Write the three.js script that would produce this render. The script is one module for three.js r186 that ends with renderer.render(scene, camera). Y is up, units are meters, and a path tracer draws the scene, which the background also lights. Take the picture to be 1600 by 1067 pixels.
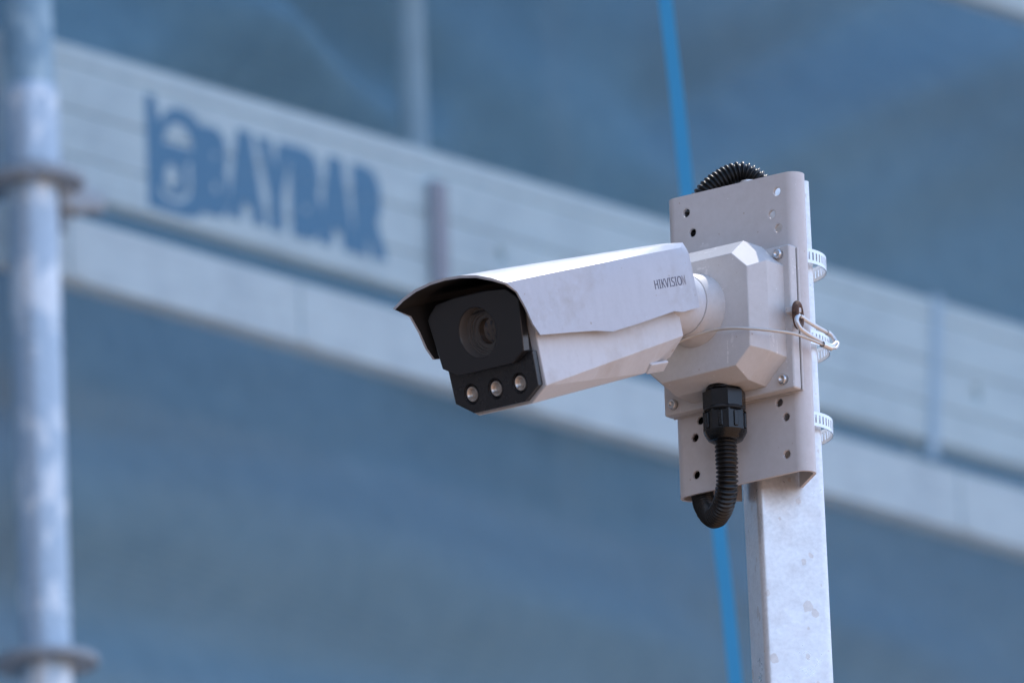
import * as THREE from 'three';
import { mergeGeometries, mergeVertices, toCreasedNormals } from 'three/addons/utils/BufferGeometryUtils.js';
import { ConvexGeometry } from 'three/addons/geometries/ConvexGeometry.js';
import { RoundedBoxGeometry } from 'three/addons/geometries/RoundedBoxGeometry.js';
import { TextGeometry } from 'three/addons/geometries/TextGeometry.js';
import { FontLoader } from 'three/addons/loaders/FontLoader.js';
import { ImprovedNoise } from 'three/addons/math/ImprovedNoise.js';

const RAD = Math.PI / 180, V3 = THREE.Vector3;

// ---------------------------------------------------------------- camera, sky, sun, exposure
const scene = new THREE.Scene();
const camera = new THREE.PerspectiveCamera(1.9004, 1.5, 0.5, 2000);
camera.position.set(0, 1.6, 0);
camera.rotation.order = 'YXZ';
camera.rotation.set(16 * RAD, 0, -2.1 * RAD);
camera.focus = 19.2;
camera.userData.fStop = 10.5;

const sunDir = new V3(0.134, 0.87, -0.455).normalize();
const sun = new THREE.DirectionalLight(new THREE.Color().setRGB(1, 0.93, 0.84), 2.6);
sun.castShadow = true;
sun.shadow.mapSize.set(4096, 4096);
sun.shadow.radius = 1;
Object.assign(sun.shadow.camera, { left: -6, right: 6, top: 6, bottom: -6, near: 1, far: 120 });

function skyTexture() {
  const w = 512, h = 256, data = new Float32Array(w * h * 4);
  const zen = [0.20, 0.43, 0.90], hor = [1.30, 1.54, 2.0], d = new V3();
  for (let j = 0; j < h; j++) for (let i = 0; i < w; i++) {
    const el = ((j + 0.5) / h - 0.5) * Math.PI, az = ((i + 0.5) / w - 0.5) * 2 * Math.PI;
    d.set(Math.cos(el) * Math.cos(az), Math.sin(el), Math.cos(el) * Math.sin(az));
    const y = Math.max(0, d.y), t = Math.pow(1 - y, 2.6), ang = Math.acos(Math.min(1, d.dot(sunDir))) / RAD;
    const glow = 0.45 * Math.exp(-ang / 20), o = (j * w + i) * 4;
    for (let k = 0; k < 3; k++) data[o + k] = zen[k] + (hor[k] - zen[k]) * t + glow * [1, 0.95, 0.85][k];
    data[o + 3] = 1;
  }
  const tex = new THREE.DataTexture(data, w, h, THREE.RGBAFormat, THREE.FloatType);
  tex.mapping = THREE.EquirectangularReflectionMapping;
  tex.magFilter = THREE.LinearFilter;
  tex.needsUpdate = true;
  return tex;
}
const sky = skyTexture();
scene.background = sky;
scene.environment = sky;

const renderer = new THREE.WebGLRenderer({ antialias: true });
renderer.toneMapping = THREE.LinearToneMapping;
renderer.toneMappingExposure = 1.36;
renderer.shadowMap.enabled = true;

// ---------------------------------------------------------------- helpers
let seed = 20;
const rnd = () => ((seed = (seed * 16807) % 2147483647) / 2147483647);
const perlin = new ImprovedNoise();
const fbm = (x, y, z = 0.37, o = 4) => { let a = 0, s = 1, n = 0; for (let i = 0; i < o; i++) { a += s * perlin.noise(x, y, z + i * 7.1); n += s; s *= 0.55; x *= 2.03; y *= 2.03; } return a / n; };
const counts = {};
const numbered = (n) => { counts[n] = (counts[n] ?? -1) + 1; return counts[n] ? `${n}_${String(counts[n]).padStart(3, '0')}` : n; };
function shade(o) { o.traverse((m) => { if (m.isMesh) { m.castShadow = true; m.receiveShadow = true; } }); return o; }
function thing(name, label, category, pos, rotY = 0, group) {
  const g = new THREE.Group();
  g.name = numbered(name); g.position.copy(pos); g.rotation.y = rotY;
  g.userData = { label, category }; if (group) g.userData.group = group;
  scene.add(g); return g;
}
function part(parent, name, geo, mat, label) {
  const m = new THREE.Mesh(geo, mat);
  m.name = name; m.castShadow = m.receiveShadow = true;
  if (label) m.userData.label = label;
  parent.add(m); return m;
}
function mm(g) {                                               // shapes written in millimetres: positions and uv to metres
  g.scale(0.001, 0.001, 0.001);
  const uv = g.attributes.uv; if (uv) for (let i = 0; i < uv.count * 2; i++) uv.array[i] *= 0.001;
  return g;
}
function boxUV(geo) {                                          // uv in metres from the dominant axis of each face
  const g = geo.index ? geo.toNonIndexed() : geo, p = g.attributes.position, uv = new Float32Array(p.count * 2);
  const a = new V3(), b = new V3(), c = new V3();
  for (let i = 0; i < p.count; i += 3) {
    a.fromBufferAttribute(p, i); b.fromBufferAttribute(p, i + 1); c.fromBufferAttribute(p, i + 2);
    const n = b.clone().sub(a).cross(c.clone().sub(a)), ax = Math.abs(n.x), ay = Math.abs(n.y), az = Math.abs(n.z);
    [a, b, c].forEach((q, k) => {
      const [u, v] = ax > ay && ax > az ? [q.z, q.y] : ay > az ? [q.x, q.z] : [q.x, q.y];
      uv[(i + k) * 2] = u; uv[(i + k) * 2 + 1] = v;
    });
  }
  g.setAttribute('uv', new THREE.BufferAttribute(uv, 2));
  return g;
}
function bare(geo, crease) {                                   // mergeable: position, normal and uv only, no index
  let g = geo.index ? geo.toNonIndexed() : geo.clone();
  for (const k of Object.keys(g.attributes)) if (!['position', 'normal', 'uv'].includes(k)) g.deleteAttribute(k);
  if (!g.attributes.uv) g = boxUV(g);
  if (crease !== undefined) g = toCreasedNormals(g, crease * RAD);
  if (!g.attributes.normal) g.computeVertexNormals();
  g.morphAttributes = {}; g.clearGroups();
  return g;
}
const join = (list) => mergeGeometries(list.map((g) => bare(g)));
function hull(points, r = 1.5) {                               // convex solid with edges rounded by r
  const ico = new THREE.IcosahedronGeometry(r, 1).attributes.position, seen = new Map(), out = [];
  for (let i = 0; i < ico.count; i++) { const k = [ico.getX(i), ico.getY(i), ico.getZ(i)].map((x) => x.toFixed(4)).join(); seen.set(k, new V3().fromBufferAttribute(ico, i)); }
  const mid = points.reduce((s, q) => s.add(new V3(...q)), new V3()).divideScalar(points.length);
  for (const q of points) {
    const c = new V3(...q), in_ = mid.clone().sub(c).normalize().multiplyScalar(r * 1.4);
    for (const d of seen.values()) out.push(c.clone().add(in_).add(d));
  }
  const g = new ConvexGeometry(out);
  return boxUV(g);
}
const poly = (pts) => { const s = new THREE.Shape(); pts.forEach(([x, y], i) => (i ? s.lineTo(x, y) : s.moveTo(x, y))); s.closePath(); return s; };
const disc = (x, y, r) => { const h = new THREE.Path(); h.absarc(x, y, r, 0, Math.PI * 2, true); return h; };
function slab(shape, z0, z1, bevel = 0, seg = 1, curve = 20) { // shape in x,y from z0 to z1
  const g = new THREE.ExtrudeGeometry(shape, { depth: z1 - z0 - 2 * bevel, bevelEnabled: bevel > 0, bevelThickness: bevel, bevelSize: bevel, bevelOffset: -bevel, bevelSegments: seg, curveSegments: curve });
  g.translate(0, 0, z0 + bevel); return boxUV(g);
}
const box = (x0, x1, y0, y1, z0, z1, r = 0.8) => { const g = new RoundedBoxGeometry(x1 - x0, y1 - y0, z1 - z0, 2, r); g.translate((x0 + x1) / 2, (y0 + y1) / 2, (z0 + z1) / 2); return boxUV(bare(g)); };
const lathe = (pts, seg = 48) => boxUV(bare(new THREE.LatheGeometry(pts.map(([r, z]) => new THREE.Vector2(r, z)), seg)));   // axis y
function tube(points, r, seg = 64, rad = 12, closed = false) {
  return boxUV(bare(new THREE.TubeGeometry(new THREE.CatmullRomCurve3(points.map((q) => new V3(...q)), closed, 'centripetal'), seg, r, rad, closed)));
}
function noiseMap(size, fn, srgb = true) {                     // fn(u,v) -> [r,g,b] 0..1 (sRGB when srgb)
  const data = new Uint8Array(size * size * 4);
  for (let j = 0; j < size; j++) for (let i = 0; i < size; i++) {
    const c = fn(i / size, j / size), o = (j * size + i) * 4;
    for (let k = 0; k < 3; k++) data[o + k] = Math.max(0, Math.min(255, c[k] * 255));
    data[o + 3] = 255;
  }
  const t = new THREE.DataTexture(data, size, size, THREE.RGBAFormat);
  t.wrapS = t.wrapT = THREE.RepeatWrapping; t.magFilter = THREE.LinearFilter; t.minFilter = THREE.LinearMipmapLinearFilter; t.generateMipmaps = true;
  if (srgb) t.colorSpace = THREE.SRGBColorSpace;
  t.needsUpdate = true; return t;
}
const wrapNoise = (u, v, f, z) => {                            // fbm that tiles over 0..1
  const a = fbm(u * f, v * f, z), b = fbm((u - 1) * f, v * f, z), c = fbm(u * f, (v - 1) * f, z), d = fbm((u - 1) * f, (v - 1) * f, z);
  const su = u, sv = v; return (a * (1 - su) + b * su) * (1 - sv) + (c * (1 - su) + d * su) * sv;
};
const grey = (x) => [x, x, x];
const rep = (t, n) => { const c = t.clone(); c.repeat.set(n, n); c.needsUpdate = true; return c; };

// ---------------------------------------------------------------- materials
const std = (o) => new THREE.MeshStandardMaterial(o);
const lin = (r, g, b) => new THREE.Color().setRGB(r, g, b);
// weathered paint: fine grain, brownish dust specks, a few pale chips
const specks = Array.from({ length: 110 }, () => [rnd(), rnd(), 0.001 + rnd() * rnd() * 0.004, rnd() < 0.4]);
const paintMap = noiseMap(512, (u, v) => {
  const g = wrapNoise(u, v, 7, 1.3) * 0.03 + wrapNoise(u, v, 40, 2.1) * 0.025 + wrapNoise(u * 1, v, 90, 4) * 0.02;
  let c = [0.955 + g, 0.95 + g * 1.1, 0.945 + g * 1.3];
  for (const [x, y, r, pale] of specks) { const d = Math.hypot(u - x, v - y); if (d < r) c = pale ? [1, 1, 1] : c.map((q, k) => q * [0.9, 0.86, 0.82][k]); }
  return c;
});
// camera shell: pale runs, brownish dust and chips
const hoodMap = noiseMap(512, (u, v) => {
  const run = wrapNoise(u * 1, v * 0.2, 26, 41) * 0.045, dust = Math.max(0, wrapNoise(u, v, 5, 42) + 0.5 * wrapNoise(u, v, 28, 43) - 0.05) * 0.26, g = wrapNoise(u, v, 80, 44) * 0.03, fray = wrapNoise(u, v, 90, 45) * 0.002;
  let c = [0.955 + run + g - dust * 0.55, 0.95 + run + g - dust * 0.72, 0.945 + run + g - dust * 0.9];
  for (const [x, y, r, pale] of specks) { const d = Math.hypot((u - x) * (pale ? 0.5 : 1), v - y) + fray; if (d < r) c = pale ? [1, 1, 1] : c.map((q, k) => q * [0.88, 0.83, 0.78][k]); }
  return c;
});
// the box: the same paint with pale rub marks, a run of dried drips and grime in the grain
const scuffs = [[0.17, 0.80, 0.006, 0.10, 0.9], [0.20, 0.87, 0.010, 0.05, 0.6], [0.03, 0.27, 0.05, 0.010, 0.7], [0.06, 0.24, 0.012, 0.03, 0.5], [0.36, 0.55, 0.004, 0.06, 0.4], [0.70, 0.62, 0.006, 0.09, 0.35], [0.88, 0.35, 0.03, 0.008, 0.4]];
const boxMap = noiseMap(512, (u, v) => {
  const g = wrapNoise(u, v, 6, 11.3) * 0.05 + wrapNoise(u, v, 34, 12.1) * 0.035 + wrapNoise(u, v, 90, 14) * 0.02;
  let c = [0.90 + g, 0.89 + g * 1.1, 0.88 + g * 1.3]; const rub = wrapNoise(u, v, 70, 17);
  for (const [x, y, rx, ry, a] of scuffs) { const e = Math.hypot((u - x) / rx, (v - y) / ry), k = e < 1 && rub + 0.25 > e * 0.45 ? a * 0.10 : 0; c = c.map((q) => Math.min(1, q + k)); }
  for (const [x, y, r, pale] of specks) { const d = Math.hypot(u - y, v - x); if (d < r) c = pale ? [1, 1, 1] : c.map((q, k) => q * [0.88, 0.83, 0.79][k]); }
  return c;
});
boxMap.repeat.set(5.3, 5.3);
const dustMap = noiseMap(256, (u, v) => { const g = wrapNoise(u, v, 10, 21) + 0.6 * wrapNoise(u, v, 40, 22), k = Math.max(0, g - 0.02) * 0.9; return [0.62 + k, 0.60 + k * 0.92, 0.58 + k * 0.82]; });
const paintRough = noiseMap(256, (u, v) => grey(0.62 + wrapNoise(u, v, 12, 8) * 0.35 + wrapNoise(u, v, 50, 3) * 0.2), false);
const M = {};
M.white = std({ name: 'white_paint', color: lin(0.725, 0.735, 0.76), map: rep(hoodMap, 3), roughness: 0.75, roughnessMap: rep(paintRough, 6) });
M.hood = std({ name: 'hood_paint', bumpMap: rep(paintRough, 20), bumpScale: 0.00008, color: lin(0.60, 0.62, 0.665), map: rep(hoodMap, 3.5), roughness: 0.7, roughnessMap: rep(paintRough, 5) });
M.boxPaint = std({ name: 'box_paint', bumpMap: rep(paintRough, 22), bumpScale: 0.00012, color: lin(0.79, 0.755, 0.73), map: boxMap, roughness: 0.7, roughnessMap: rep(paintRough, 7) });
M.collar = std({ name: 'collar_paint', color: lin(0.76, 0.73, 0.71), map: boxMap, roughness: 0.42 });
M.bracket = std({ name: 'bracket_paint', bumpMap: rep(paintRough, 22), bumpScale: 0.0001, color: lin(0.84, 0.79, 0.765), map: rep(boxMap, 3.7), roughness: 0.7, roughnessMap: rep(paintRough, 5) });
M.black = std({ name: 'black_plastic', color: lin(0.023, 0.023, 0.025), roughness: 0.42, roughnessMap: rep(paintRough, 4) });
M.glassBlack = new THREE.MeshPhysicalMaterial({ name: 'dark_window', color: lin(0.019, 0.019, 0.021), roughness: 0.3, clearcoat: 0.3, clearcoatRoughness: 0.2 });
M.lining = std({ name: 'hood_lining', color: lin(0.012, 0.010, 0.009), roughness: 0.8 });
M.rubber = std({ name: 'rubber', color: lin(0.03, 0.03, 0.03), roughness: 0.8 });
M.gland = std({ name: 'gland_nylon', color: lin(0.010, 0.010, 0.0105), map: rep(dustMap, 7), roughness: 0.42, roughnessMap: rep(paintRough, 9) });
M.conduit = std({ name: 'conduit', color: lin(0.014, 0.0125, 0.0115), map: rep(dustMap, 9), roughness: 0.34 });
M.steel = std({ name: 'stainless', color: lin(0.72, 0.70, 0.68), metalness: 1, roughness: 0.32 });
M.band = std({ name: 'clamp_band', color: lin(0.80, 0.79, 0.78), metalness: 1, roughness: 0.42 });
M.zinc = std({ name: 'zinc_hook', color: lin(0.72, 0.69, 0.66), metalness: 0.7, roughness: 0.42 });
M.wire = std({ name: 'dusty_wire', color: lin(0.66, 0.59, 0.51), metalness: 0.4, roughness: 0.5 });
M.rust = std({ name: 'rusty_iron', color: lin(0.20, 0.12, 0.085), roughness: 0.85, map: rep(noiseMap(128, (u, v) => { const g = 0.75 + wrapNoise(u, v, 9, 5) * 0.7; return [g, g * 0.92, g * 0.86]; }), 30) });
M.ledGlass = std({ name: 'lamp_reflector', color: lin(0.62, 0.57, 0.52), metalness: 0.85, roughness: 0.28 });
M.lampGlass = new THREE.MeshPhysicalMaterial({ name: 'lamp_dome', color: lin(0.85, 0.82, 0.78), transmission: 0.85, thickness: 0, roughness: 0.12 });
M.lensGlass = new THREE.MeshPhysicalMaterial({ name: 'lens_glass', color: lin(0.05, 0.03, 0.018), roughness: 0.06, clearcoat: 1, clearcoatRoughness: 0.03 });
M.lensRing = std({ name: 'lens_ring', color: lin(0.10, 0.09, 0.082), roughness: 0.32 });
M.ink = std({ name: 'print_ink', color: lin(0.13, 0.13, 0.17), roughness: 0.7 });
M.inkWorn = std({ name: 'worn_ink', color: lin(0.40, 0.39, 0.42), roughness: 0.7 });
// galvanised steel: spangle, dull patches, brown spots
const galvSpots = Array.from({ length: 60 }, () => [rnd(), rnd(), 0.003 + rnd() * rnd() * 0.02]);
const galvMap = noiseMap(512, (u, v) => {
  const g = wrapNoise(u, v, 16, 3.3) * 0.06 + wrapNoise(u, v, 60, 6.1) * 0.10 + wrapNoise(u, v, 4, 1) * 0.03;
  let c = [0.93 + g, 0.925 + g, 0.92 + g]; const fray = wrapNoise(u, v, 45, 9) * 0.016;
  for (const [x, y, r] of galvSpots) { const d = Math.hypot(u - x, (v - y) * 0.8) + fray; if (d < r) c = c.map((q, k) => q * [0.945, 0.915, 0.89][k]); }
  return c;
});
const galvRough = noiseMap(256, (u, v) => grey(0.75 + wrapNoise(u, v, 10, 8.8) * 0.5 + wrapNoise(u, v, 40, 2.2) * 0.3), false);
M.post = std({ name: 'galvanised_post', color: lin(0.93, 0.94, 0.94), metalness: 0.5, map: rep(galvMap, 4), roughness: 0.48, roughnessMap: rep(galvRough, 5) });
// scaffold tube: galvanising with dull runs and random pale blotches
const tubeMap = noiseMap(512, (u, v) => {
  const n = wrapNoise(u, v * 0.5, 9, 31) + 0.5 * wrapNoise(u, v * 0.5, 24, 32), k = Math.max(0, Math.min(1, (n - 0.02) * 9)), g = wrapNoise(u, v, 60, 33) * 0.1;
  return [0.75 + 0.19 * k + g, 0.81 + 0.14 * k + g, 0.86 + 0.10 * k + g];
});
M.galv = std({ name: 'galvanised_tube', color: lin(0.80, 0.85, 0.86), metalness: 0.22, map: rep(tubeMap, 2), roughness: 0.45, roughnessMap: rep(galvRough, 3) });
M.blueTube = std({ name: 'bluish_tube', color: lin(0.45, 0.61, 0.66), metalness: 0.1, map: rep(tubeMap, 2), roughness: 0.6 });
M.darkSteel = std({ name: 'dull_steel', color: lin(0.13, 0.18, 0.235), metalness: 0.15, map: rep(galvMap, 3), roughness: 0.7 });
M.rosette = std({ name: 'rosette_steel', color: lin(0.40, 0.46, 0.50), metalness: 0.3, map: rep(galvMap, 3), roughness: 0.65 });
M.farTube = std({ name: 'dull_tube', color: lin(0.33, 0.455, 0.51), roughness: 0.7, map: rep(galvMap, 2) });
const boardMap = noiseMap(512, (u, v) => {
  const g = wrapNoise(u * 0.999, v, 5, 2.7) * 0.10 + fbm(u * 3, v * 120, 4.2) * 0.10 + wrapNoise(u, v, 30, 6.6) * 0.07;
  return [0.90 + g, 0.91 + g, 0.92 + g * 0.9];
});
M.board = std({ name: 'weathered_board', color: lin(0.71, 0.82, 0.80), map: rep(boardMap, 1.4), roughness: 0.75 });
M.beam = std({ name: 'weathered_beam', color: lin(0.77, 0.86, 0.84), map: rep(boardMap, 2.3), roughness: 0.75 });
M.boardInk = std({ name: 'board_print', color: lin(0.072, 0.19, 0.32), roughness: 0.8 });
M.strap = std({ name: 'blue_strap', color: lin(0.40, 0.54, 0.64), roughness: 0.8 });
M.cleat = std({ name: 'brown_cleat', color: lin(0.42, 0.385, 0.41), roughness: 0.8, map: rep(boardMap, 6) });
M.rope = std({ name: 'blue_webbing', color: lin(0.05, 0.37, 0.66), roughness: 0.7 });
const netMap = noiseMap(512, (u, v) => {
  const th = (Math.sin(u * 512 * Math.PI / 2) + Math.sin(v * 512 * Math.PI / 2)) * 0.03;
  const g = th + wrapNoise(u, v, 5, 5.5) * 0.07 + wrapNoise(u, v, 26, 1.9) * 0.12;
  return [0.88 + g * 1.3, 0.9 + g, 0.92 + g * 0.8];
});
M.net = std({ name: 'blue_debris_net', color: lin(0.178, 0.338, 0.43), map: rep(netMap, 0.9), roughness: 0.9, transparent: true, opacity: 0.74, side: THREE.DoubleSide });
M.netPale = std({ name: 'pale_debris_net', color: lin(0.27, 0.445, 0.55), map: rep(netMap, 0.8), roughness: 0.9, transparent: true, opacity: 0.74, side: THREE.DoubleSide });  // lower sheet: paler, greyer colour than the one above
M.veil = std({ name: 'thin_netting', color: lin(0.21, 0.43, 0.52), map: rep(netMap, 1.1), roughness: 0.9, transparent: true, opacity: 0.2, side: THREE.DoubleSide });
M.wall = std({ name: 'rendered_wall', color: lin(0.66, 0.58, 0.50), map: rep(boardMap, 0.4), roughness: 0.9 });
M.house = std({ name: 'beige_render', color: lin(0.33, 0.285, 0.245), map: rep(boardMap, 0.4), roughness: 0.9 });
M.concrete = std({ name: 'concrete', color: lin(0.34, 0.33, 0.31), map: rep(boardMap, 0.7), roughness: 0.9 });
M.pane = new THREE.MeshPhysicalMaterial({ name: 'window_pane', color: lin(0.9, 0.95, 0.95), transmission: 1, thickness: 0, roughness: 0.05 });
M.asphalt = std({ name: 'asphalt', color: lin(0.085, 0.08, 0.076), map: rep(boardMap, 0.6), roughness: 0.95 });
const groundMap = noiseMap(512, (u, v) => { const g = wrapNoise(u, v, 8, 1.1) * 0.3 + wrapNoise(u, v, 50, 7) * 0.2; return [0.9 + g, 0.9 + g, 0.9 + g]; });
M.ground = std({ name: 'dry_earth', color: lin(0.60, 0.365, 0.225), map: groundMap, roughness: 0.95 });

// ---------------------------------------------------------------- ground
{
  const g = new THREE.PlaneGeometry(900, 900); g.rotateX(-Math.PI / 2);
  const uv = g.attributes.uv; for (let i = 0; i < uv.count; i++) uv.setXY(i, uv.getX(i) * 300, uv.getY(i) * 300);
  const m = new THREE.Mesh(g, M.ground); m.name = 'ground'; m.receiveShadow = true;
  m.userData = { label: 'dry reddish earth ground below the camera post', kind: 'structure' };
  scene.add(m);
}

{ // unseen dark asphalt added left of the post to cut ground bounce, with kerb
  const m = new THREE.Mesh(boxUV(new THREE.BoxGeometry(6.5, 0.004, 60).translate(-3.7, 0.004, -4)), M.asphalt); m.name = 'added_yard'; m.receiveShadow = true;
  m.userData = { label: 'unseen dark asphalt yard added left of the post to cut ground bounce', kind: 'structure' }; scene.add(m);
  const k = new THREE.Mesh(box(-0.4, -0.25, 0.001, 0.12, -34, 26, 0.02), M.concrete); k.name = 'kerb'; k.receiveShadow = k.castShadow = true;
  k.userData = { label: 'concrete kerb along the added asphalt yard beside the post', kind: 'structure' }; scene.add(k);
}

// ---------------------------------------------------------------- the scaffolded building behind: x along the facade, z out of it
const FA = 49.9 * RAD, F0 = new V3(-0.0716, 0, -24.1726);
const fac = (t, y, k) => new V3(F0.x + t * Math.cos(FA) + k * Math.sin(FA), y, F0.z - t * Math.sin(FA) + k * Math.cos(FA));
{
  const H = 13.2, L0 = -1.5, L1 = 30, b = thing('building', 'rendered building shell behind the blue scaffold netting', 'building', fac(0, 0, -1.05), FA);
  // wall with real window openings, storey by storey
  const shape = poly([[L0, 0], [L1, 0], [L1, H], [L0, H]]), wins = [];
  for (let s = 0; s < 3; s++) for (let x = -0.7; x < L1 - 3; x += 3.9) wins.push([x, 2.6 + s * 3.1, 2.5, 1.4]);
  for (const [x, y, w, h] of wins) { const p = new THREE.Path(); p.moveTo(x, y); p.lineTo(x, y + h); p.lineTo(x + w, y + h); p.lineTo(x + w, y); p.closePath(); shape.holes.push(p); }
  part(b, 'wall', slab(shape, -0.3, 0), M.wall);
  part(b, 'back_wall', box(L0, L1, 0, H, -8.3, -8.0, 0.02), M.concrete);
  part(b, 'roof', box(L0 - 0.2, L1 + 0.2, H + 0.002, H + 0.3, -8.5, 0.15, 0.02), M.concrete);
  for (let s = 1; s < 4; s++) part(b, 'slab_edge', box(L0, L1, s * 3.1 - 0.95, s * 3.1 - 0.65, -7.99, 0.06, 0.02), M.concrete);
  const seen = wins.filter(([x, y]) => x > -3.5 && x < 3.5 && y > 5 && y < 12);
  for (const [x, y, w, h] of seen) {
    const f = poly([[x, y], [x + w, y], [x + w, y + h], [x, y + h]]);
    for (const q of [0, 1]) { const p = new THREE.Path(), a = x + 0.06 + q * (w / 2 - 0.03), c = a + w / 2 - 0.09; p.moveTo(a, y + 0.06); p.lineTo(a, y + h - 0.06); p.lineTo(c, y + h - 0.06); p.lineTo(c, y + 0.06); p.closePath(); f.holes.push(p); }
    const win = part(b, 'window', slab(f, -0.2, -0.14), M.farTube);
    part(win, 'pane', boxUV(new THREE.PlaneGeometry(w - 0.08, h - 0.08).translate(x + w / 2, y + h / 2, -0.17)), M.pane);
  }
  shade(b);
}
{ // added unseen block: hides sky from left-turned faces and lends them warmth
  const g = thing('added_block', 'unseen tall beige block added on the left to hide part of the sky', 'building', new V3(-7, 0, -9), 90 * RAD);
  const w = poly([[-17, 0], [17, 0], [17, 22.5], [-17, 22.5]]), wins = [];
  for (let s = 0; s < 7; s++) for (let x = -15.4; x < 15; x += 3) wins.push([x, 1 + s * 3.1]);
  for (const [x, y] of wins) { const p = new THREE.Path(); p.moveTo(x, y); p.lineTo(x, y + 1.4); p.lineTo(x + 1.1, y + 1.4); p.lineTo(x + 1.1, y); p.closePath(); w.holes.push(p); }
  part(g, 'wall', slab(w, -0.3, 0), M.house); part(g, 'rear', box(-17, 17, 0, 22.5, -9, -8.7, 0.02), M.house);
  part(g, 'roof', box(-17.3, 17.3, 22.502, 22.8, -9.3, 0.35, 0.02), M.concrete);
  for (const [x, y] of wins) part(g, 'window', box(x + 0.01, x + 1.09, y + 0.01, y + 1.39, -0.22, -0.18, 0.01), M.darkSteel);
}
// debris netting: hung sheets with loose folds
// folds: [t0, y0, t1, y1, half width, height] ridges of slack cloth between the ties
const folds = [[1.042, 9.068, 1.668, 9.352, 0.075, 0.05], [1.008, 9.13, 1.433, 9.364, 0.06, -0.04], [0.0, 9.075, 0.401, 8.981, 0.06, 0.045], [0.237, 9.115, 0.429, 9.054, 0.05, -0.04], [-0.227, 8.927, 0.162, 9.065, 0.07, 0.035], [0.482, 9.115, 0.873, 8.992, 0.09, 0.03], [1.297, 9.05, 1.661, 9.237, 0.06, 0.03],
  [-0.239, 8.376, 0.715, 8.406, 0.045, 0.022], [0.1, 8.47, 0.95, 8.44, 0.05, 0.02], [-0.232, 8.25, 0.462, 8.271, 0.06, -0.03], [1.1, 8.52, 1.62, 8.45, 0.05, 0.02], [-0.3, 8.47, 0.2, 8.50, 0.03, -0.012],
  [-0.25, 8.325, 0.9, 8.345, 0.022, 0.008], [-0.25, 8.18, 0.6, 8.20, 0.03, 0.012], [0.3, 8.30, 1.3, 8.33, 0.025, -0.009], [0.5, 8.505, 1.3, 8.50, 0.02, 0.007], [-0.25, 8.43, 0.5, 8.44, 0.018, 0.006], [0.7, 8.39, 1.6, 8.41, 0.035, 0.011]];
function net(t0, t1, y0, y1, k, mat, label, fine, ph, slack = 1) {
  const nx = Math.round((t1 - t0) / fine), ny = Math.round((y1 - y0) / fine);
  const g = new THREE.PlaneGeometry(t1 - t0, y1 - y0, nx, ny), p = g.attributes.position, uv = g.attributes.uv;
  for (let i = 0; i < p.count; i++) {
    const x = p.getX(i) + (t0 + t1) / 2, y = p.getY(i) + (y0 + y1) / 2;
    let a = fbm(x * 0.7 + y * 0.4, y * 0.5 - x * 0.2, 3.3 + ph, 2) * 0.10 + fbm(x * 1.7 - y * 2.4, y * 1.3 + x * 0.7, 8.8 + ph, 2) * 0.03;
    for (const [ax, ay, bx, by, w, h] of folds) {
      const dx = bx - ax, dy = by - ay, L = Math.hypot(dx, dy), s = ((x - ax) * dx + (y - ay) * dy) / L / L, d = ((x - ax) * dy - (y - ay) * dx) / L;
      const end = Math.max(0, 1 - Math.pow(Math.abs(s - 0.5) / 0.85, 4)); a += (ay < 8.6 ? 1.3 : 1.35) * h * end * Math.exp(-d * d / (w * w));
    }
    if (slack < 1) a = a * slack + 0.004 * (perlin.noise(x * 6, y * 26, 4.4) + 0.7 * perlin.noise(x * 14 + y * 5, y * 34, 9.1));
    p.setXYZ(i, x, y, a); uv.setXY(i, x, y);
  }
  g.computeVertexNormals();
  const m = new THREE.Mesh(g, mat); m.name = numbered('debris_netting');
  m.position.copy(fac(0, 0, k)); m.rotation.y = FA;
  m.userData = { label, category: 'netting' };
  m.castShadow = m.receiveShadow = true; scene.add(m);
}
net(-2.6, 4.2, 8.68, 13.0, -0.42, M.net, 'blue woven debris netting hanging above the printed board', 0.02, 0);
net(-2.6, 4.2, 0.3, 8.76, -0.46, M.netPale, 'paler greyer debris netting hanging below the pale beam', 0.03, 2);
net(-0.835, 4.2, 0.3, 13.0, 0.022, M.veil, 'thin see-through blue netting drawn tight over the printed board', 0.02, 5, 0.05);
net(4.2, 30, 0.3, 13.0, -0.42, M.net, 'blue woven debris netting further along the facade to the right', 0.35, 0);

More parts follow.
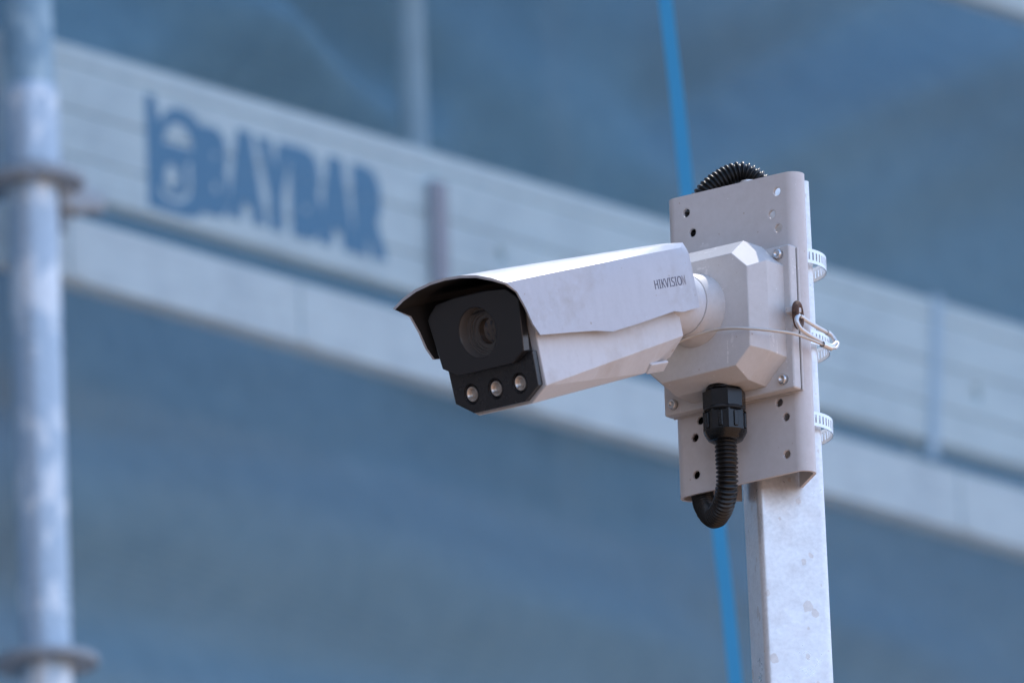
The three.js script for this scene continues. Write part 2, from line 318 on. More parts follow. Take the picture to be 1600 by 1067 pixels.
// scaffold standard on the left with rosettes and a spigot sleeve
function rosetteShape() {
  const s = new THREE.Shape(); s.absarc(0, 0, 62, 0, Math.PI * 2);
  for (let k = 0; k < 8; k++) s.holes.push(disc(46 * Math.cos(k * Math.PI / 4), 46 * Math.sin(k * Math.PI / 4), k % 2 ? 11 : 8));
  s.holes.push(disc(0, 0, 30.3));
  return slab(s, -5, 5, 1.5, 2, 40).rotateX(-Math.PI / 2);
}
{
  const g = thing('scaffold_standard', 'galvanised upright scaffold tube with disc rosettes at the left edge', 'scaffold pole', fac(-0.882, 0, 0.1), FA);
  const ringY = []; for (let y = 0.270; y < 12.6; y += 0.5905) ringY.push(y);
  part(g, 'tube', mm(lathe([[26, 0], [30, 0], [30, 8640], [26, 8640]], 64)), M.galv);
  part(g, 'upper_tube', mm(lathe([[26, 8655], [30, 8655], [30, 12600], [26, 12600]], 64)), M.blueTube, 'dull bluish upper tube');
  part(g, 'spigot_sleeve', mm(lathe([[30.2, 8553], [33.5, 8553], [34.5, 8560], [34.5, 8640], [33, 8652], [30.2, 8655]], 64)), M.galv);
  const rs = mm(rosetteShape());
  for (const y of ringY) part(g, 'rosette', rs, M.rosette).position.y = y + 0.001;
  part(g, 'base_jack', mm(join([box(-75, 75, 0, 6, -75, 75, 2), lathe([[0.1, 6], [19, 6], [19, 120], [0.1, 120]])])), M.darkSteel);
  part(g, 'wedge_head', mm(join([box(34, 84, -26, 24, -18, 18, 8), box(50, 58, -50, 40, -4, 4, 2), box(78, 120, -16, 10, -13, 13, 6)])).translate(0, 8.536, 0), M.rosette);
}
// distant upright behind the boards
{
  const g = thing('scaffold_standard', 'faint grey upright scaffold tube rising behind the printed toe board', 'scaffold pole', fac(0.126, 8.64, -0.16), FA);
  part(g, 'tube', mm(lathe([[15, 0], [18.5, 0], [18.5, 4100], [15, 4100]], 48)), M.farTube);
}
// printed toe board
const font = await new FontLoader().loadAsync('fonts/droid/droid_sans_bold.typeface.json');
const fontR = await new FontLoader().loadAsync('fonts/droid/droid_sans_regular.typeface.json');
function words(text, f, width, height, depth, bold = 0) {                // text scaled to a box with its lower left corner at 0,0
  const g = new TextGeometry(text, { font: f, size: 100, depth: 10, curveSegments: 6, bevelEnabled: bold > 0, bevelThickness: 0.5, bevelSize: bold, bevelSegments: 1 });
  g.computeBoundingBox(); const b = g.boundingBox;
  g.deleteAttribute('uv'); g.translate(-b.min.x, -b.min.y, 0); g.scale(width / (b.max.x - b.min.x), height / (b.max.y - b.min.y), depth / 10);
  return bare(g);
}
{
  const g = thing('toe_board', 'pale scaffold toe board printed with blue emblem and lettering', 'scaffold board', fac(0, 8.572, 0), FA);
  const x0 = -800, x1 = 2600, ys = [[13, 59], [60.5, 116], [117.5, 174], [175.5, 200]];
  for (const [a, b] of ys) {
    const s = poly([[x0, a], [x1, a], [x1, b], [x0, b]]);
    if (a === 60.5) { s.holes.push(disc(95, 92, 9)); s.holes.push(disc(1015, 92, 10)); s.holes.push(disc(575, 80, 8)); }
    part(g, 'rib', mm(slab(s, -30, 0, 1.6, 1)), M.board);
  }
  part(g, 'core', mm(box(x0 + 4, x1 - 4, 17, 196, -27, -8, 1)), M.board);
  // emblem: tall badge with a domed opening over a ringed dot, then the letters
  const e = new THREE.Shape();
  e.moveTo(0, 0); e.lineTo(60, 0); e.bezierCurveTo(98, 0, 104, 20, 104, 60); e.lineTo(104, 100); e.bezierCurveTo(104, 120, 92, 143, 62, 143); e.bezierCurveTo(44, 143, 30, 132, 24, 116); e.lineTo(16, 150); e.lineTo(0, 150); e.closePath();
  const dome = new THREE.Path(); dome.moveTo(30, 92); dome.lineTo(80, 92); dome.bezierCurveTo(80, 108, 70, 122, 56, 122); dome.bezierCurveTo(42, 122, 32, 108, 30, 92); e.holes.push(dome);
  const dot = new THREE.Path(); dot.absellipse(42, 48, 11, 17, 0, Math.PI * 2, true); e.holes.push(dot);
  const arcH = new THREE.Path(); arcH.moveTo(20, 30); arcH.bezierCurveTo(24, 10, 70, 8, 76, 40); arcH.lineTo(76, 74); arcH.lineTo(69, 74); arcH.lineTo(69, 42); arcH.bezierCurveTo(66, 18, 30, 16, 27, 32); arcH.closePath(); e.holes.push(arcH);
  const ink = [slab(e, 0.2, 0.8).scale(1.05, 0.95, 1).translate(-559, 22, 0), words('B', font, 46, 112, 0.6, 7).translate(-457, 34, 0.2), words('AYBAR', font, 294, 116, 0.6, 8.5).translate(-414, 38, 0.2)];
  part(g, 'lettering', mm(join(ink)), M.boardInk);
  part(g, 'cleat', mm(box(-42, -16, 24, 158, 0.5, 14, 3)), M.cleat, 'brown cleat gripping the board');
}
{
  const g = thing('strap', 'blue strap tied upright around the pale toe board at right', 'strap', fac(0.935, 8.56, 0), FA);
  const s = poly([[-22, 2], [-3, 2], [19, 214], [0, 214]]);
  part(g, 'webbing', mm(join([slab(s, 0.8, 2.6, 0.4), slab(s, -36, -32.5, 0.5), box(0, 19, 214, 217, -36, 4, 1)])), M.strap);
}
{
  const g = thing('scaffold_beam', 'pale stained scaffold deck beam below the ledger tube', 'scaffold beam', fac(0, 8.478, -0.005), FA);
  part(g, 'web', mm(box(-800, 2600, 0, 80, -36, 0, 3)), M.beam);
  const f = []; for (let x = -700; x < 2500; x += 420) f.push(box(x, x + 26, 3, 77, -1, 3, 1));
  f.forEach((q) => part(g, 'stiffener', mm(q), M.beam));
}
{
  const g = thing('guard_board', 'pale scaffold guard board crossing the upper right corner', 'scaffold board', fac(0, 9.192, 0), FA);
  part(g, 'plank', mm(box(-868, 2600, 0, 150, -30, 0, 3)), M.board);
}
// bright blue webbing that hangs slanting between the post and the scaffold
{
  const a = new V3(), b = new V3(), g = thing('hanging_strap', 'bright blue webbing strap hanging slanted behind the bracket', 'strap', fac(0, 0, 0));
  const k = 2.2, pts = [];
  for (const [t, y] of STRAP()) pts.push(fac(t, y, k).sub(g.position));
  const n = 60, pos = [], idx = [], c = new THREE.CatmullRomCurve3(pts), side = new V3(0.98, 0, 0.2).multiplyScalar(0.0074);
  for (let i = 0; i <= n; i++) { a.copy(c.getPoint(i / n)); for (const [s, z] of [[-1, 0.002], [1, 0.002], [1, -0.002], [-1, -0.002]]) { b.copy(a).addScaledVector(side, s); b.z += z; pos.push(b.x, b.y, b.z); } }
  for (let i = 0; i < n; i++) for (let j = 0; j < 4; j++) { const p = i * 4 + j, q = i * 4 + (j + 1) % 4; idx.push(p, q, q + 4, p, q + 4, p + 4); }
  const geo = new THREE.BufferGeometry(); geo.setAttribute('position', new THREE.Float32BufferAttribute(pos, 3)); geo.setIndex(idx);
  const bg = boxUV(geo); bg.computeVertexNormals();
  part(g, 'webbing', bg, M.rope);
}
function STRAP() { return [[-2.66, 12.2], [-2.42, 9.8], [-2.226, 8.010], [-2.213, 7.9054], [-2.2028, 7.8077], [-2.1783, 7.5921], [-2.1709, 7.4308], [-2.1617, 7.3548], [-2.1532, 7.2669], [-2.0, 5.6]]; }

// ---------------------------------------------------------------- post and everything on it: x along the bracket, z out of it, in mm about O
const PA = -35 * RAD, O = new V3(0.21124, 6.91726, -18.55308);
const bm = new THREE.Matrix4().makeRotationY(PA).setPosition(O);
const at = (x, y, z) => new V3(x, y, z).multiplyScalar(0.001).applyMatrix4(bm);

{ // square galvanised post, its corner to the bracket
  const s = 65.5 / 2, r = 7, top = 158, sh = new THREE.Shape();
  const rr = (p, w, q) => { p.moveTo(-w + q, -w); p.lineTo(w - q, -w); p.absarc(w - q, -w + q, q, -Math.PI / 2, 0); p.lineTo(w, w - q); p.absarc(w - q, w - q, q, 0, Math.PI / 2); p.lineTo(-w + q, w); p.absarc(-w + q, w - q, q, Math.PI / 2, Math.PI); p.lineTo(-w, -w + q); p.absarc(-w + q, -w + q, q, Math.PI, 1.5 * Math.PI); };
  rr(sh, s, r); const inn = new THREE.Path(); rr(inn, s - 3, r - 3); sh.holes.push(inn);
  const len = O.y * 1000 + top, e = new THREE.ExtrudeGeometry(sh, { depth: len, bevelEnabled: false, curveSegments: 8 });
  e.rotateX(-Math.PI / 2);
  const lean = new THREE.Quaternion().setFromAxisAngle(new V3(0, 0, 1), 0.48 * RAD), tip = at(-2.2, 158, -66), base = tip.clone().sub(new V3(0, len / 1000, 0).applyQuaternion(lean));
  const g = thing('post', 'square galvanised steel post carrying the camera and bracket', 'post', base, 0);
  g.quaternion.copy(lean).multiply(new THREE.Quaternion().setFromAxisAngle(new V3(0, 1, 0), 12 * RAD));
  part(g, 'tube', mm(bare(boxUV(e), 50)), M.post);
  part(g, 'base_plate', mm(box(-110, 110, 0.5, 12, -110, 110, 3)), M.post);
}

{ // folded bracket
  const g = thing('mounting_bracket', 'grey folded steel bracket plate with bolt holes clamped on the post', 'bracket', O, PA);
  const W0 = 61, y0 = -143.5, y1 = 148, T = 3, R = 12;
  const WL = 65.2, s = poly([[-WL, y0], [W0, y0], [W0, y1], [-WL, y1]]);
  for (const [x, y] of [[-52.3, 130.8], [-46, 110.1], [51.8, 130.9], [45, 110], [51.5, 95.2], [44.9, -73.6], [52, -89], [51.2, -125.1], [-45.5, -73.6], [-52.3, -89], [-52.4, -125.2]]) s.holes.push(disc(x, y, 4.1));
  const rimsAt = s.holes.map((h) => h.getPoint(0)).map((q) => [q.x - 4.1, q.y]);
  const flat = slab(s, -T, 0, 0, 1, 24), ringG = lathe([[4.0, -1.4], [4.05, -0.5], [4.7, 0.15], [5.3, 0.05]], 24); ringG.rotateX(Math.PI / 2);
  // rolled edge and flange, both sides
  const prof = [[W0, 0, 0, 1]];
  for (let i = 1; i <= 14; i++) { const a = (140 * RAD * i) / 14; prof.push([W0 + R * Math.sin(a), -R + R * Math.cos(a), Math.sin(a), Math.cos(a)]); }
  const dx = Math.cos(140 * RAD), dz = -Math.sin(140 * RAD), last = prof[prof.length - 1];
  prof.push([last[0] + dx * 47, last[1] + dz * 47, last[2], last[3]]);
  const side = (sg) => {
    const pos = [], nor = [], q = [];
    const put = (P, N, i, j) => { [[P, i, 0], [P, j, 0], [P, j, 1], [P, i, 0], [P, j, 1], [P, i, 1]].forEach(([a, k, h]) => { pos.push(sg * a[k][0], h ? y1 : y0, a[k][1]); nor.push(sg * N[k][0], 0, N[k][1]); }); };
    const outN = prof.map((p) => [p[2], p[3]]), inn = prof.map((p) => [p[0] - p[2] * T, p[1] - p[3] * T]), inN = prof.map((p) => [-p[2], -p[3]]);
    for (let i = 0; i < prof.length - 1; i++) { put(prof, outN, i, i + 1); put(inn, inN, i + 1, i); }
    for (const h of [y0, y1]) for (let i = 0; i < prof.length - 1; i++) [[prof, i], [prof, i + 1], [inn, i + 1], [prof, i], [inn, i + 1], [inn, i]].forEach(([a, k]) => { pos.push(sg * a[k][0], h, a[k][1]); nor.push(0, Math.sign(h), 0); });
    const e = prof.length - 1; put([prof[e], inn[e]], [[dx, dz], [dx, dz]], 0, 1);
    const b = new THREE.BufferGeometry(); b.setAttribute('position', new THREE.Float32BufferAttribute(pos, 3)); b.setAttribute('normal', new THREE.Float32BufferAttribute(nor, 3));
    if (sg < 0) b.translate(W0 - WL, 0, 0);
    const pa = b.attributes.position.array, na = b.attributes.normal.array, A = new V3(), B = new V3(), N = new V3();
    for (let i = 0; i < pa.length; i += 9) {                    // wind every triangle the way its normals point
      A.set(pa[i + 3] - pa[i], pa[i + 4] - pa[i + 1], pa[i + 5] - pa[i + 2]); B.set(pa[i + 6] - pa[i], pa[i + 7] - pa[i + 1], pa[i + 8] - pa[i + 2]);
      N.set(na[i] + na[i + 3] + na[i + 6], na[i + 1] + na[i + 4] + na[i + 7], na[i + 2] + na[i + 5] + na[i + 8]);
      if (A.cross(B).dot(N) < 0) for (const q of [pa, na]) for (let c = 0; c < 3; c++) [q[i + 3 + c], q[i + 6 + c]] = [q[i + 6 + c], q[i + 3 + c]];
    }
    return boxUV(b);
  };
  part(g, 'plate', mm(join([flat, side(1), side(-1), ...rimsAt.map(([x, y]) => ringG.clone().translate(x, y, 0))])), M.bracket);
}

{ // three worm-drive band clamps round the post
  const R = 49, H = 14, n = 60;
  function band() {
    const out = [], strip = (y0, y1, a0, a1, seg) => {
      const pos = [], P = (r, a, y) => [r * Math.sin(a), y, r * Math.cos(a)];
      for (let i = 0; i < seg; i++) {
        const a = a0 + ((a1 - a0) * i) / seg, b = a0 + ((a1 - a0) * (i + 1)) / seg, r0 = R - 0.9, r1 = R;
        const Q = (...c) => { const [p, q, r, s] = c; pos.push(...p, ...q, ...r, ...p, ...r, ...s); };
        Q(P(r1, a, y0), P(r1, b, y0), P(r1, b, y1), P(r1, a, y1)); Q(P(r0, b, y0), P(r0, a, y0), P(r0, a, y1), P(r0, b, y1));
        Q(P(r0, a, y1), P(r1, a, y1), P(r1, b, y1), P(r0, b, y1)); Q(P(r1, a, y0), P(r0, a, y0), P(r0, b, y0), P(r1, b, y0));
        if (seg === 1) { Q(P(r0, a, y0), P(r1, a, y0), P(r1, a, y1), P(r0, a, y1)); Q(P(r1, b, y0), P(r0, b, y0), P(r0, b, y1), P(r1, b, y1)); }
      }
      const g = new THREE.BufferGeometry(); g.setAttribute('position', new THREE.Float32BufferAttribute(pos, 3)); g.computeVertexNormals(); out.push(boxUV(g));
    };
    strip(-H / 2, -H / 2 + 3.2, 0, 2 * Math.PI, 96); strip(H / 2 - 3.2, H / 2, 0, 2 * Math.PI, 96);
    for (let k = 0; k < n; k++) { const a = (k / n) * 2 * Math.PI; strip(-H / 2 + 3.2, H / 2 - 3.2, a, a + (2 * Math.PI / n) * 0.58, 1); }
    return join(out);
  }
  const geo = mm(band());
  const screw = mm(join([box(-14, 14, -8, 8, -56, -47.7, 2), lathe([[0.1, -22], [4.5, -22], [4.5, 22], [0.1, 22]], 12).rotateZ(Math.PI / 2).translate(0, 0, -53)]).rotateY(105 * RAD));
  const names = ['slotted steel band clamp round the post, highest of the three', 'slotted steel band clamp round the post, behind the spring hook', 'slotted steel band clamp round the post, lowest of the three'];
  [80.5, 1, -79].forEach((y, i) => {
    const g = thing('band_clamp', names[i], 'clamp', at(1.8, y, -64.5), PA, 'band clamps round the post');
    part(g, 'band', geo, M.band); part(g, 'screw_housing', screw, M.band);
  });
}

{ // faceted junction box
  const g = thing('junction_box', 'grey faceted mounting box screwed on the bracket behind the camera', 'junction box', O, PA);
  part(g, 'back_plate', mm(box(-74.5, 74.5, -68, 72, 0.4, 3, 1)), M.boxPaint);
  part(g, 'gasket', mm(box(-73, 73, -66.5, 70.5, 3.1, 4.9, 0.4)), M.rubber);
  part(g, 'flange', mm(box(-74.5, 74.5, -68, 72, 5, 17, 2)), M.boxPaint);
  const oct = (w, t, b, c, d, z) => { const o = []; for (const s of [-1, 1]) o.push([s * (w - c), t, z], [s * w, t - d, z], [s * w, b + d, z], [s * (w - c), b, z]); return o; };
  const cover = hull([...oct(58.5, 60, -50.5, 17, 16, 63).map(([x, y, z]) => [x < 0 ? x - 3 : x, x < 0 && y < 0 ? y - 1.5 : y, z]), ...oct(67.2, 75.6, -60.6, 25, 23.6, 44), ...oct(67.6, 75.8, -61.5, 25, 23.6, 15)], 1.4);
  part(g, 'cover', mm(cover), M.boxPaint);
  const scr = () => { const l = lathe([[0.1, 3.2], [2.2, 3.2], [2.2, 5.2], [3.6, 5.2], [4.6, 4.2], [4.9, 0], [0.1, 0]], 24); l.rotateX(Math.PI / 2); return l; };
  for (const [x, y] of [[63, 63.4], [63, -58.4], [-63, -58.6], [-63, 63.4]]) part(g, 'screw', mm(scr().translate(x, y, 16.6)), M.steel);
  // collar of the swivel on the front face
  const col = lathe([[0.1, 0], [35, 0], [35, 3], [34, 4.5], [33.4, 12], [30.5, 20], [30, 23], [27, 23.6], [0.1, 23.6]], 72); col.rotateX(Math.PI / 2); col.translate(-2.9, 11.4, 63.1);
  part(g, 'collar', mm(bare(col, 40)), M.collar);
  // small lug on the right edge that the eye hangs from
  part(g, 'lug', mm(box(72, 84, 3, 9, 14, 24, 1)), M.boxPaint);
}
{ // rusty eye
  const g = thing('eye_ring', 'rusty brown iron ring on the right edge of the box', 'ring', at(83, 0, 19), PA + 112 * RAD);
  const t = new THREE.TorusGeometry(10.6, 3.1, 14, 40); t.scale(1, 1, 1.1);
  part(g, 'ring', mm(boxUV(bare(t))), M.rust);
}
{ // spring hook
  const g = thing('spring_hook', 'small steel spring hook hanging through the rusty ring', 'hook', O, PA);
  part(g, 'hook', mm(tube([[88, -2, 26], [90, -9, 32], [91, -15.5, 29], [91, -18.5, 20], [90.5, -20.5, 4], [90, -22, -14], [89, -21, -28], [87, -15, -36], [84, -8.5, -34], [83, -7, -30]], 2.1, 90, 12)), M.zinc);
  part(g, 'gate', mm(tube([[83, -7.2, -30], [81, -3.5, -12], [80, 1, 11]], 2.0, 30, 12)), M.zinc);
  part(g, 'pivot', mm(tube([[80.3, 0.2, 7], [80, 1.2, 12]], 2.7, 6, 12)), M.zinc);
  part(g, 'latch', mm(tube([[82.9, -6.8, -28], [83.1, -7.4, -32]], 2.6, 6, 12)), M.zinc);
  part(g, 'bend', mm(tube([[80, 1, 11], [82, 1.5, 19], [88, -2, 26]], 2.0, 20, 12)), M.zinc);
}
{ // safety lanyard
  const g = thing('lanyard', 'thin steel safety cable arching from the camera to the hook', 'cable', O, PA);
  part(g, 'cable', mm(tube([[-34, -31, 92], [-8, -22, 85], [8, -18, 80], [26.2, -15.6, 75.5], [49.3, -18, 75], [64, -20, 68], [80, -22.4, 55.4], [88, -22.6, 38], [90, -23, 18], [91, -24, 2], [91, -24.5, -14]], 1.4, 120, 10)), M.wire);
  part(g, 'ferrule', mm(tube([[90.8, -24, -8], [90.8, -24.6, -22]], 3.1, 8, 14)), M.band);
  part(g, 'eye', mm(tube([[91, -24.5, -20], [91.5, -23, -30], [90, -17, -36], [86, -15, -37], [84.5, -19, -33], [88, -24, -24]], 1.2, 50, 10)), M.zinc);
}
function hexPrism(r, y0, y1, cham) { const l = new THREE.CylinderGeometry(r, r, y1 - y0, 8, 1); l.translate(0, (y0 + y1) / 2, 0); return bare(l, 20); }
{ // cable gland under the box
  const g = thing('cable_gland', 'black nylon cable gland screwed under the faceted box', 'cable gland', at(5, -66, 33), PA);
  part(g, 'body_nut', mm(join([hexPrism(20.4, -13.5, 2.5), lathe([[0.1, 2.5], [17, 2.5], [17, 8], [0.1, 8]], 32)])), M.gland);
  part(g, 'seal', mm(lathe([[0.1, -17], [19.4, -17], [19.4, -13], [0.1, -13]], 40)), M.rubber);
  part(g, 'dome_nut', mm(join([hexPrism(20.8, -36, -17), lathe([[0.1, -16.8], [20, -16.8], [20.6, -18]], 40), bare(lathe([[20.4, -36], [19.6, -38], [16.5, -43.5], [12.4, -45.5], [0.1, -45.5]], 40), 60)])), M.gland);
  for (let i = 0; i < 8; i++) { const a = (i / 8) * 2 * Math.PI + 0.39; part(g, 'grip', mm(box(-2.2, 2.2, -34, -19, 18.6, 20.6, 0.8).rotateY(a)), M.gland); }
}
{ // ribbed conduit: gland, U bend, up behind the plate, over the top into the post
  const g = thing('conduit', 'black ribbed flexible conduit looping under and over the bracket', 'conduit', O, PA);
  const c = new THREE.CatmullRomCurve3([[5, -106, 33], [5, -120, 33], [5.2, -136, 33], [2.8, -152, 30.5], [-8, -165.5, 21], [-31, -171, 3], [-54, -151, -14], [-61, -126, -21], [-54, -85, -21], [-50, 0, -21], [-57, 90, -18], [-57, 124, -17], [-47, 150, -21], [-34, 166, -32], [-19, 174, -47], [-5, 162, -60], [0, 145, -64], [0, 100, -64.5]].map((q) => new V3(...q)), false, 'centripetal');
  const len = c.getLength(), pitch = 4.1, per = 6, n = Math.round((len / pitch) * per), rs = 28, fr = c.computeFrenetFrames(n, false), pos = [], uv = [], idx = [], v = new V3();
  for (let i = 0; i <= n; i++) {
    const P = c.getPointAt(i / n), ph = (i % per) / per, rib = Math.floor(i / per), jit = 0.35 * perlin.noise(rib * 0.83, 3.7, 1.1), r = jit + 8.6 + 2.2 * Math.pow(Math.max(0, Math.sin(Math.PI * Math.min(1, ph * 1.35))), 0.7);
    for (let j = 0; j <= rs; j++) { const a = (j / rs) * 2 * Math.PI; v.copy(fr.normals[i]).multiplyScalar(Math.cos(a) * r).addScaledVector(fr.binormals[i], Math.sin(a) * r).add(P); pos.push(v.x, v.y, v.z); uv.push((j / rs) * 60, (i / n) * len); }
  }
  for (let i = 0; i < n; i++) for (let j = 0; j < rs; j++) { const a = i * (rs + 1) + j, b = a + rs + 1; idx.push(a, a + 1, b, b, a + 1, b + 1); }
  const geo = new THREE.BufferGeometry(); geo.setAttribute('position', new THREE.Float32BufferAttribute(pos, 3)); geo.setAttribute('uv', new THREE.Float32BufferAttribute(uv, 2)); geo.setIndex(idx); geo.computeVertexNormals();
  part(g, 'tube', mm(geo), M.conduit);
}

// ---------------------------------------------------------------- bullet camera: x to its left side (towards the viewer), y up, z along its axis
{
  const K = at(-91.07, -55.08, 298.48), g = thing('security_camera', 'white bullet security camera with hooded black face and three lamps', 'security camera', K);
  g.rotation.order = 'YXZ'; g.rotation.set(16.72 * RAD, -45.72 * RAD, -3.52 * RAD);
  const cx = 15, sym = (a) => [...a.map(([x, y]) => [cx + x, y]), ...a.slice().reverse().map(([x, y]) => [cx - x, y])];
  const S = (x, y, z) => [cx + x, y, z];
  // body
  const pts = [];
  for (const s of [-1, 1]) pts.push(S(s * 57.5, -50.5, -7), S(s * 35.5, -63.5, -7), S(s * 57.5, 28, -7), S(s * 44, 40, -7), S(s * 57.5, -26.7, -203), S(s * 35.5, -54.3, -165), S(s * 35.5, -43, -204), S(s * 57.5, 36, -203), S(s * 46, 48, -203));
  part(g, 'housing', mm(hull(pts, 1.2)), M.white);
  // lamp panel with three wells
  const ps = poly(sym([[33.8, -61], [54.5, -49], [55.5, -17], [50, -16], [50, 30]]));
  for (const x of [-31.7, 0, 31.7]) ps.holes.push(disc(cx + x, -43.3, 9.6));
  ps.holes.push(disc(cx, 10.7, 22));
  part(g, 'lamp_panel', mm(slab(ps, -6.9, 0, 0.8, 2, 32)), M.black);
  for (const x of [-31.7, 0, 31.7]) {
    const l = lathe([[7.3, -6.8], [7.3, -1.4], [6.9, -0.7], [6.0, -0.7], [5.6, -1.3], [4.4, -4.2], [2.5, -5.6], [0.1, -5.9]], 40); l.rotateX(Math.PI / 2); l.translate(cx + x, -43.3, 0);
    const lamp = part(g, 'lamp', mm(bare(l, 35)), M.ledGlass);
    const d = lathe([[0.1, -1.0], [2.6, -1.3], [4.6, -2.3], [5.3, -3.2]], 32); d.rotateX(Math.PI / 2); d.translate(cx + x, -43.3, 0);
    part(lamp, 'glass', mm(bare(d, 60)), M.lampGlass);
    const w = lathe([[9.5, -6.5], [9.5, -0.2], [8.3, -0.3], [8.0, -6.5]], 32); w.rotateX(Math.PI / 2); w.translate(cx + x, -43.3, 0);
    part(lamp, 'well', mm(w), M.black);
  }
  // window block
  const ws = poly(sym([[31, -24.5], [36, -24], [53.5, -15], [60, 32], [57, 36], [46, 45], [20, 47.5]]));
  ws.holes.push(disc(cx, 10.7, 23.6));
  part(g, 'window', mm(slab(ws, 0.1, 9, 1.0, 2, 40)), M.glassBlack);
  const ln = lathe([[23.5, 8.4], [23.0, 7.5], [21.8, 1], [21.6, -0.5], [20.6, -0.6], [20, -2], [18.4, -2], [18, -3.4], [16, -3.4], [15.6, -4.6], [12.5, -4.8], [12, -6.6]], 64); ln.rotateX(Math.PI / 2); ln.translate(cx, 10.7, 0);
  const lens = part(g, 'lens', mm(bare(ln, 25)), M.lensRing);
  const gl = lathe([[0.1, -3.9], [5, -4.3], [9, -5.2], [12.1, -6.4]], 48); gl.rotateX(Math.PI / 2); gl.translate(cx, 10.7, 0);
  part(lens, 'glass', mm(gl), M.lensGlass);
  // sun hood: profiles (x,y) at stations along z, lofted
  const roof = [[57, 56], [39, 61.8], [19, 65], [0, 66], [-19, 65], [-39, 61.8], [-57, 56]];
  const roofR = [[66, 58.5], [47, 61], [22, 62.6], [0, 63], [-22, 62.6], [-47, 61], [-66, 58.5]];
  const st = [];                                              // each station: 17 points from near bottom over the roof to far bottom
  const nearV = [-4, 7, 23, 39, 49], nearU = [-0.3, 6.5, 11.5, 19, 31], farU = [2, 9, 14, 21.5, 41];
  const station = (u, yb, yt, wb, wt, rise, roofIn) => {
    const q = [];
    [0, 0.25, 0.5, 0.78, 1].forEach((f) => q.push([f < 1 ? wb : wt, yb + (yt - yb) * f, u]));
    const f = Math.min(1, Math.max(0, -u / 190));
    roof.forEach(([x, y], i) => q.push([(x + (roofR[i][0] - x) * f) * roofIn, y + (roofR[i][1] - y) * f + rise * 0.5, u]));
    [1, 0.78, 0.5, 0.25, 0].forEach((f) => q.push([-(f < 1 ? wb : wt), yb + (yt - yb) * f, u]));
    return q;
  };
  st.push([...nearV.map((y, i) => [70, y, nearU[i]]), ...roof.map(([x, y], i) => [x, y, 35 + i * 0.8]), ...nearV.map((y, i) => [-70, y, farU[i]]).reverse()]);
  st.push(station(-40, -6.4, 51, 70, 70, 0.4, 1));
  st.push(station(-75, -8.9, 51.6, 70.2, 70, 0.6, 1));
  st.push(station(-95, -12.4, 52, 71.8, 69.5, 0.7, 1));
  st.push(station(-129, -9.4, 52.8, 72, 70.6, 0.9, 1));
  st.push(station(-182, -3.5, 53.7, 72, 70.6, 1.2, 1));
  st.push(station(-193, -5.6, 53.9, 72, 70.6, 1.2, 1));
  st.push(station(-209, -4.4, 54, 71.8, 70.4, 1.2, 1));
  st.push(station(-220, -3.7, 51.5, 69, 67.5, 0.2, 0.965));
  for (let i = 4; i < 9; i++) for (const j of [3, 13]) st[i][j][1] = i === 8 ? 46 : 44 + (i - 4) * 0.9;   // chamfer below the roof edge, rear half
  const inner = (d) => st.map((q, i) => q.map(([x, y, z], j) => {
    const nx = j < 5 ? 1 : j > 11 ? -1 : x / 140, ny = j < 5 || j > 11 ? (j === 4 || j === 12 ? 0.6 : 0) : 1;
    return [x - nx * d, y - ny * d, z + (i === st.length - 1 ? d : i === 0 ? -0.2 : 0)];
  }));
  const loft = (A, flip) => { const pos = []; for (let i = 0; i < A.length - 1; i++) for (let j = 0; j < A[i].length - 1; j++) { const a = A[i][j], b = A[i][j + 1], c = A[i + 1][j + 1], d = A[i + 1][j]; pos.push(...(flip ? [a, b, c, a, c, d] : [a, c, b, a, d, c]).flat()); } return pos; };
  const rim = (a, b) => { const pos = []; for (let j = 0; j < a.length - 1; j++) pos.push(...[a[j], a[j + 1], b[j + 1], a[j], b[j + 1], b[j]].flat()); return pos; };
  const mk = (pos) => { const b = new THREE.BufferGeometry(); b.setAttribute('position', new THREE.Float32BufferAttribute(pos, 3)); b.translate(cx, 0, 0); return boxUV(b); };
  const inn = inner(2.4), last = st.length - 1, end = (A) => [A.map((q) => q[0]), A.map((q) => q[q.length - 1])];
  const backPlate = (A) => { const pos = [], q = A[last], c = [0, 22, q[0][2]]; for (let j = 0; j < q.length - 1; j++) pos.push(...c, ...q[j + 1], ...q[j]); return pos; };
  const shell = [...loft(st), ...rim(st[0], inn[0]), ...rim(end(st)[0], end(inn)[0]), ...rim(end(inn)[1], end(st)[1]), ...backPlate(st)];
  part(g, 'sun_hood', mm(bare(mk(shell), 26)), M.hood);
  const in2 = inner(2.45);
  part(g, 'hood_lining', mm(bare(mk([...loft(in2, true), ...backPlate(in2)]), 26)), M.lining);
  // maker's lettering on the near side of the hood
  const lay = (t, w) => { const q = words(t, fontR, w, 8.7, 0.25); q.rotateY(Math.PI / 2); return q; };   // reads along -z on the +x side
  part(g, 'lettering', mm(lay('HIKVISIO', 37.2).translate(cx + 72.0, 19.4, -162.5)), M.ink);
  part(g, 'worn_letter', mm(lay('N', 4.2).translate(cx + 72.0, 19.4, -200.6)), M.inkWorn, 'worn last letter');
  // small cover on the underside near the rear
  const pad = box(-12, 12, -6, 6, 0, 3.5, 1.2); pad.rotateY(Math.PI / 2); pad.rotateZ(-49 * RAD); pad.translate(cx + 38, -49.5, -178);
  part(g, 'service_cover', mm(pad), M.white);
  // neck of the swivel, along the bracket's axis
  const nk = lathe([[0.1, 0], [29.2, 0], [29.6, 1.5], [29.6, 26], [28, 34], [24, 42], [0.1, 46]], 64); nk.rotateX(Math.PI / 2); nk.translate(-2.9, 11.4, 87.2);
  g.updateMatrixWorld(true);
  const ng = mm(bare(nk, 40)); ng.applyMatrix4(bm).applyMatrix4(g.matrixWorld.clone().invert());
  part(g, 'neck', ng, M.white);
}

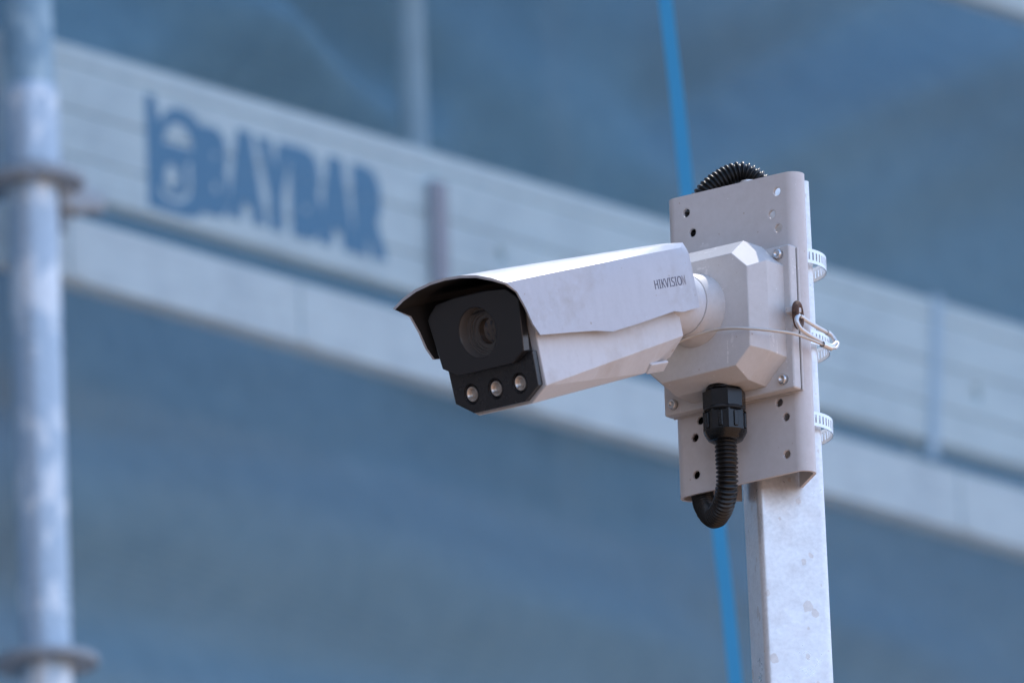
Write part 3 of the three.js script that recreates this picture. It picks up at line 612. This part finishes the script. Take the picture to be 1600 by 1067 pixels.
sun.position.copy(O).addScaledVector(sunDir, 40);
sun.target.position.copy(O);
scene.add(sun, sun.target);
renderer.render(scene, camera);
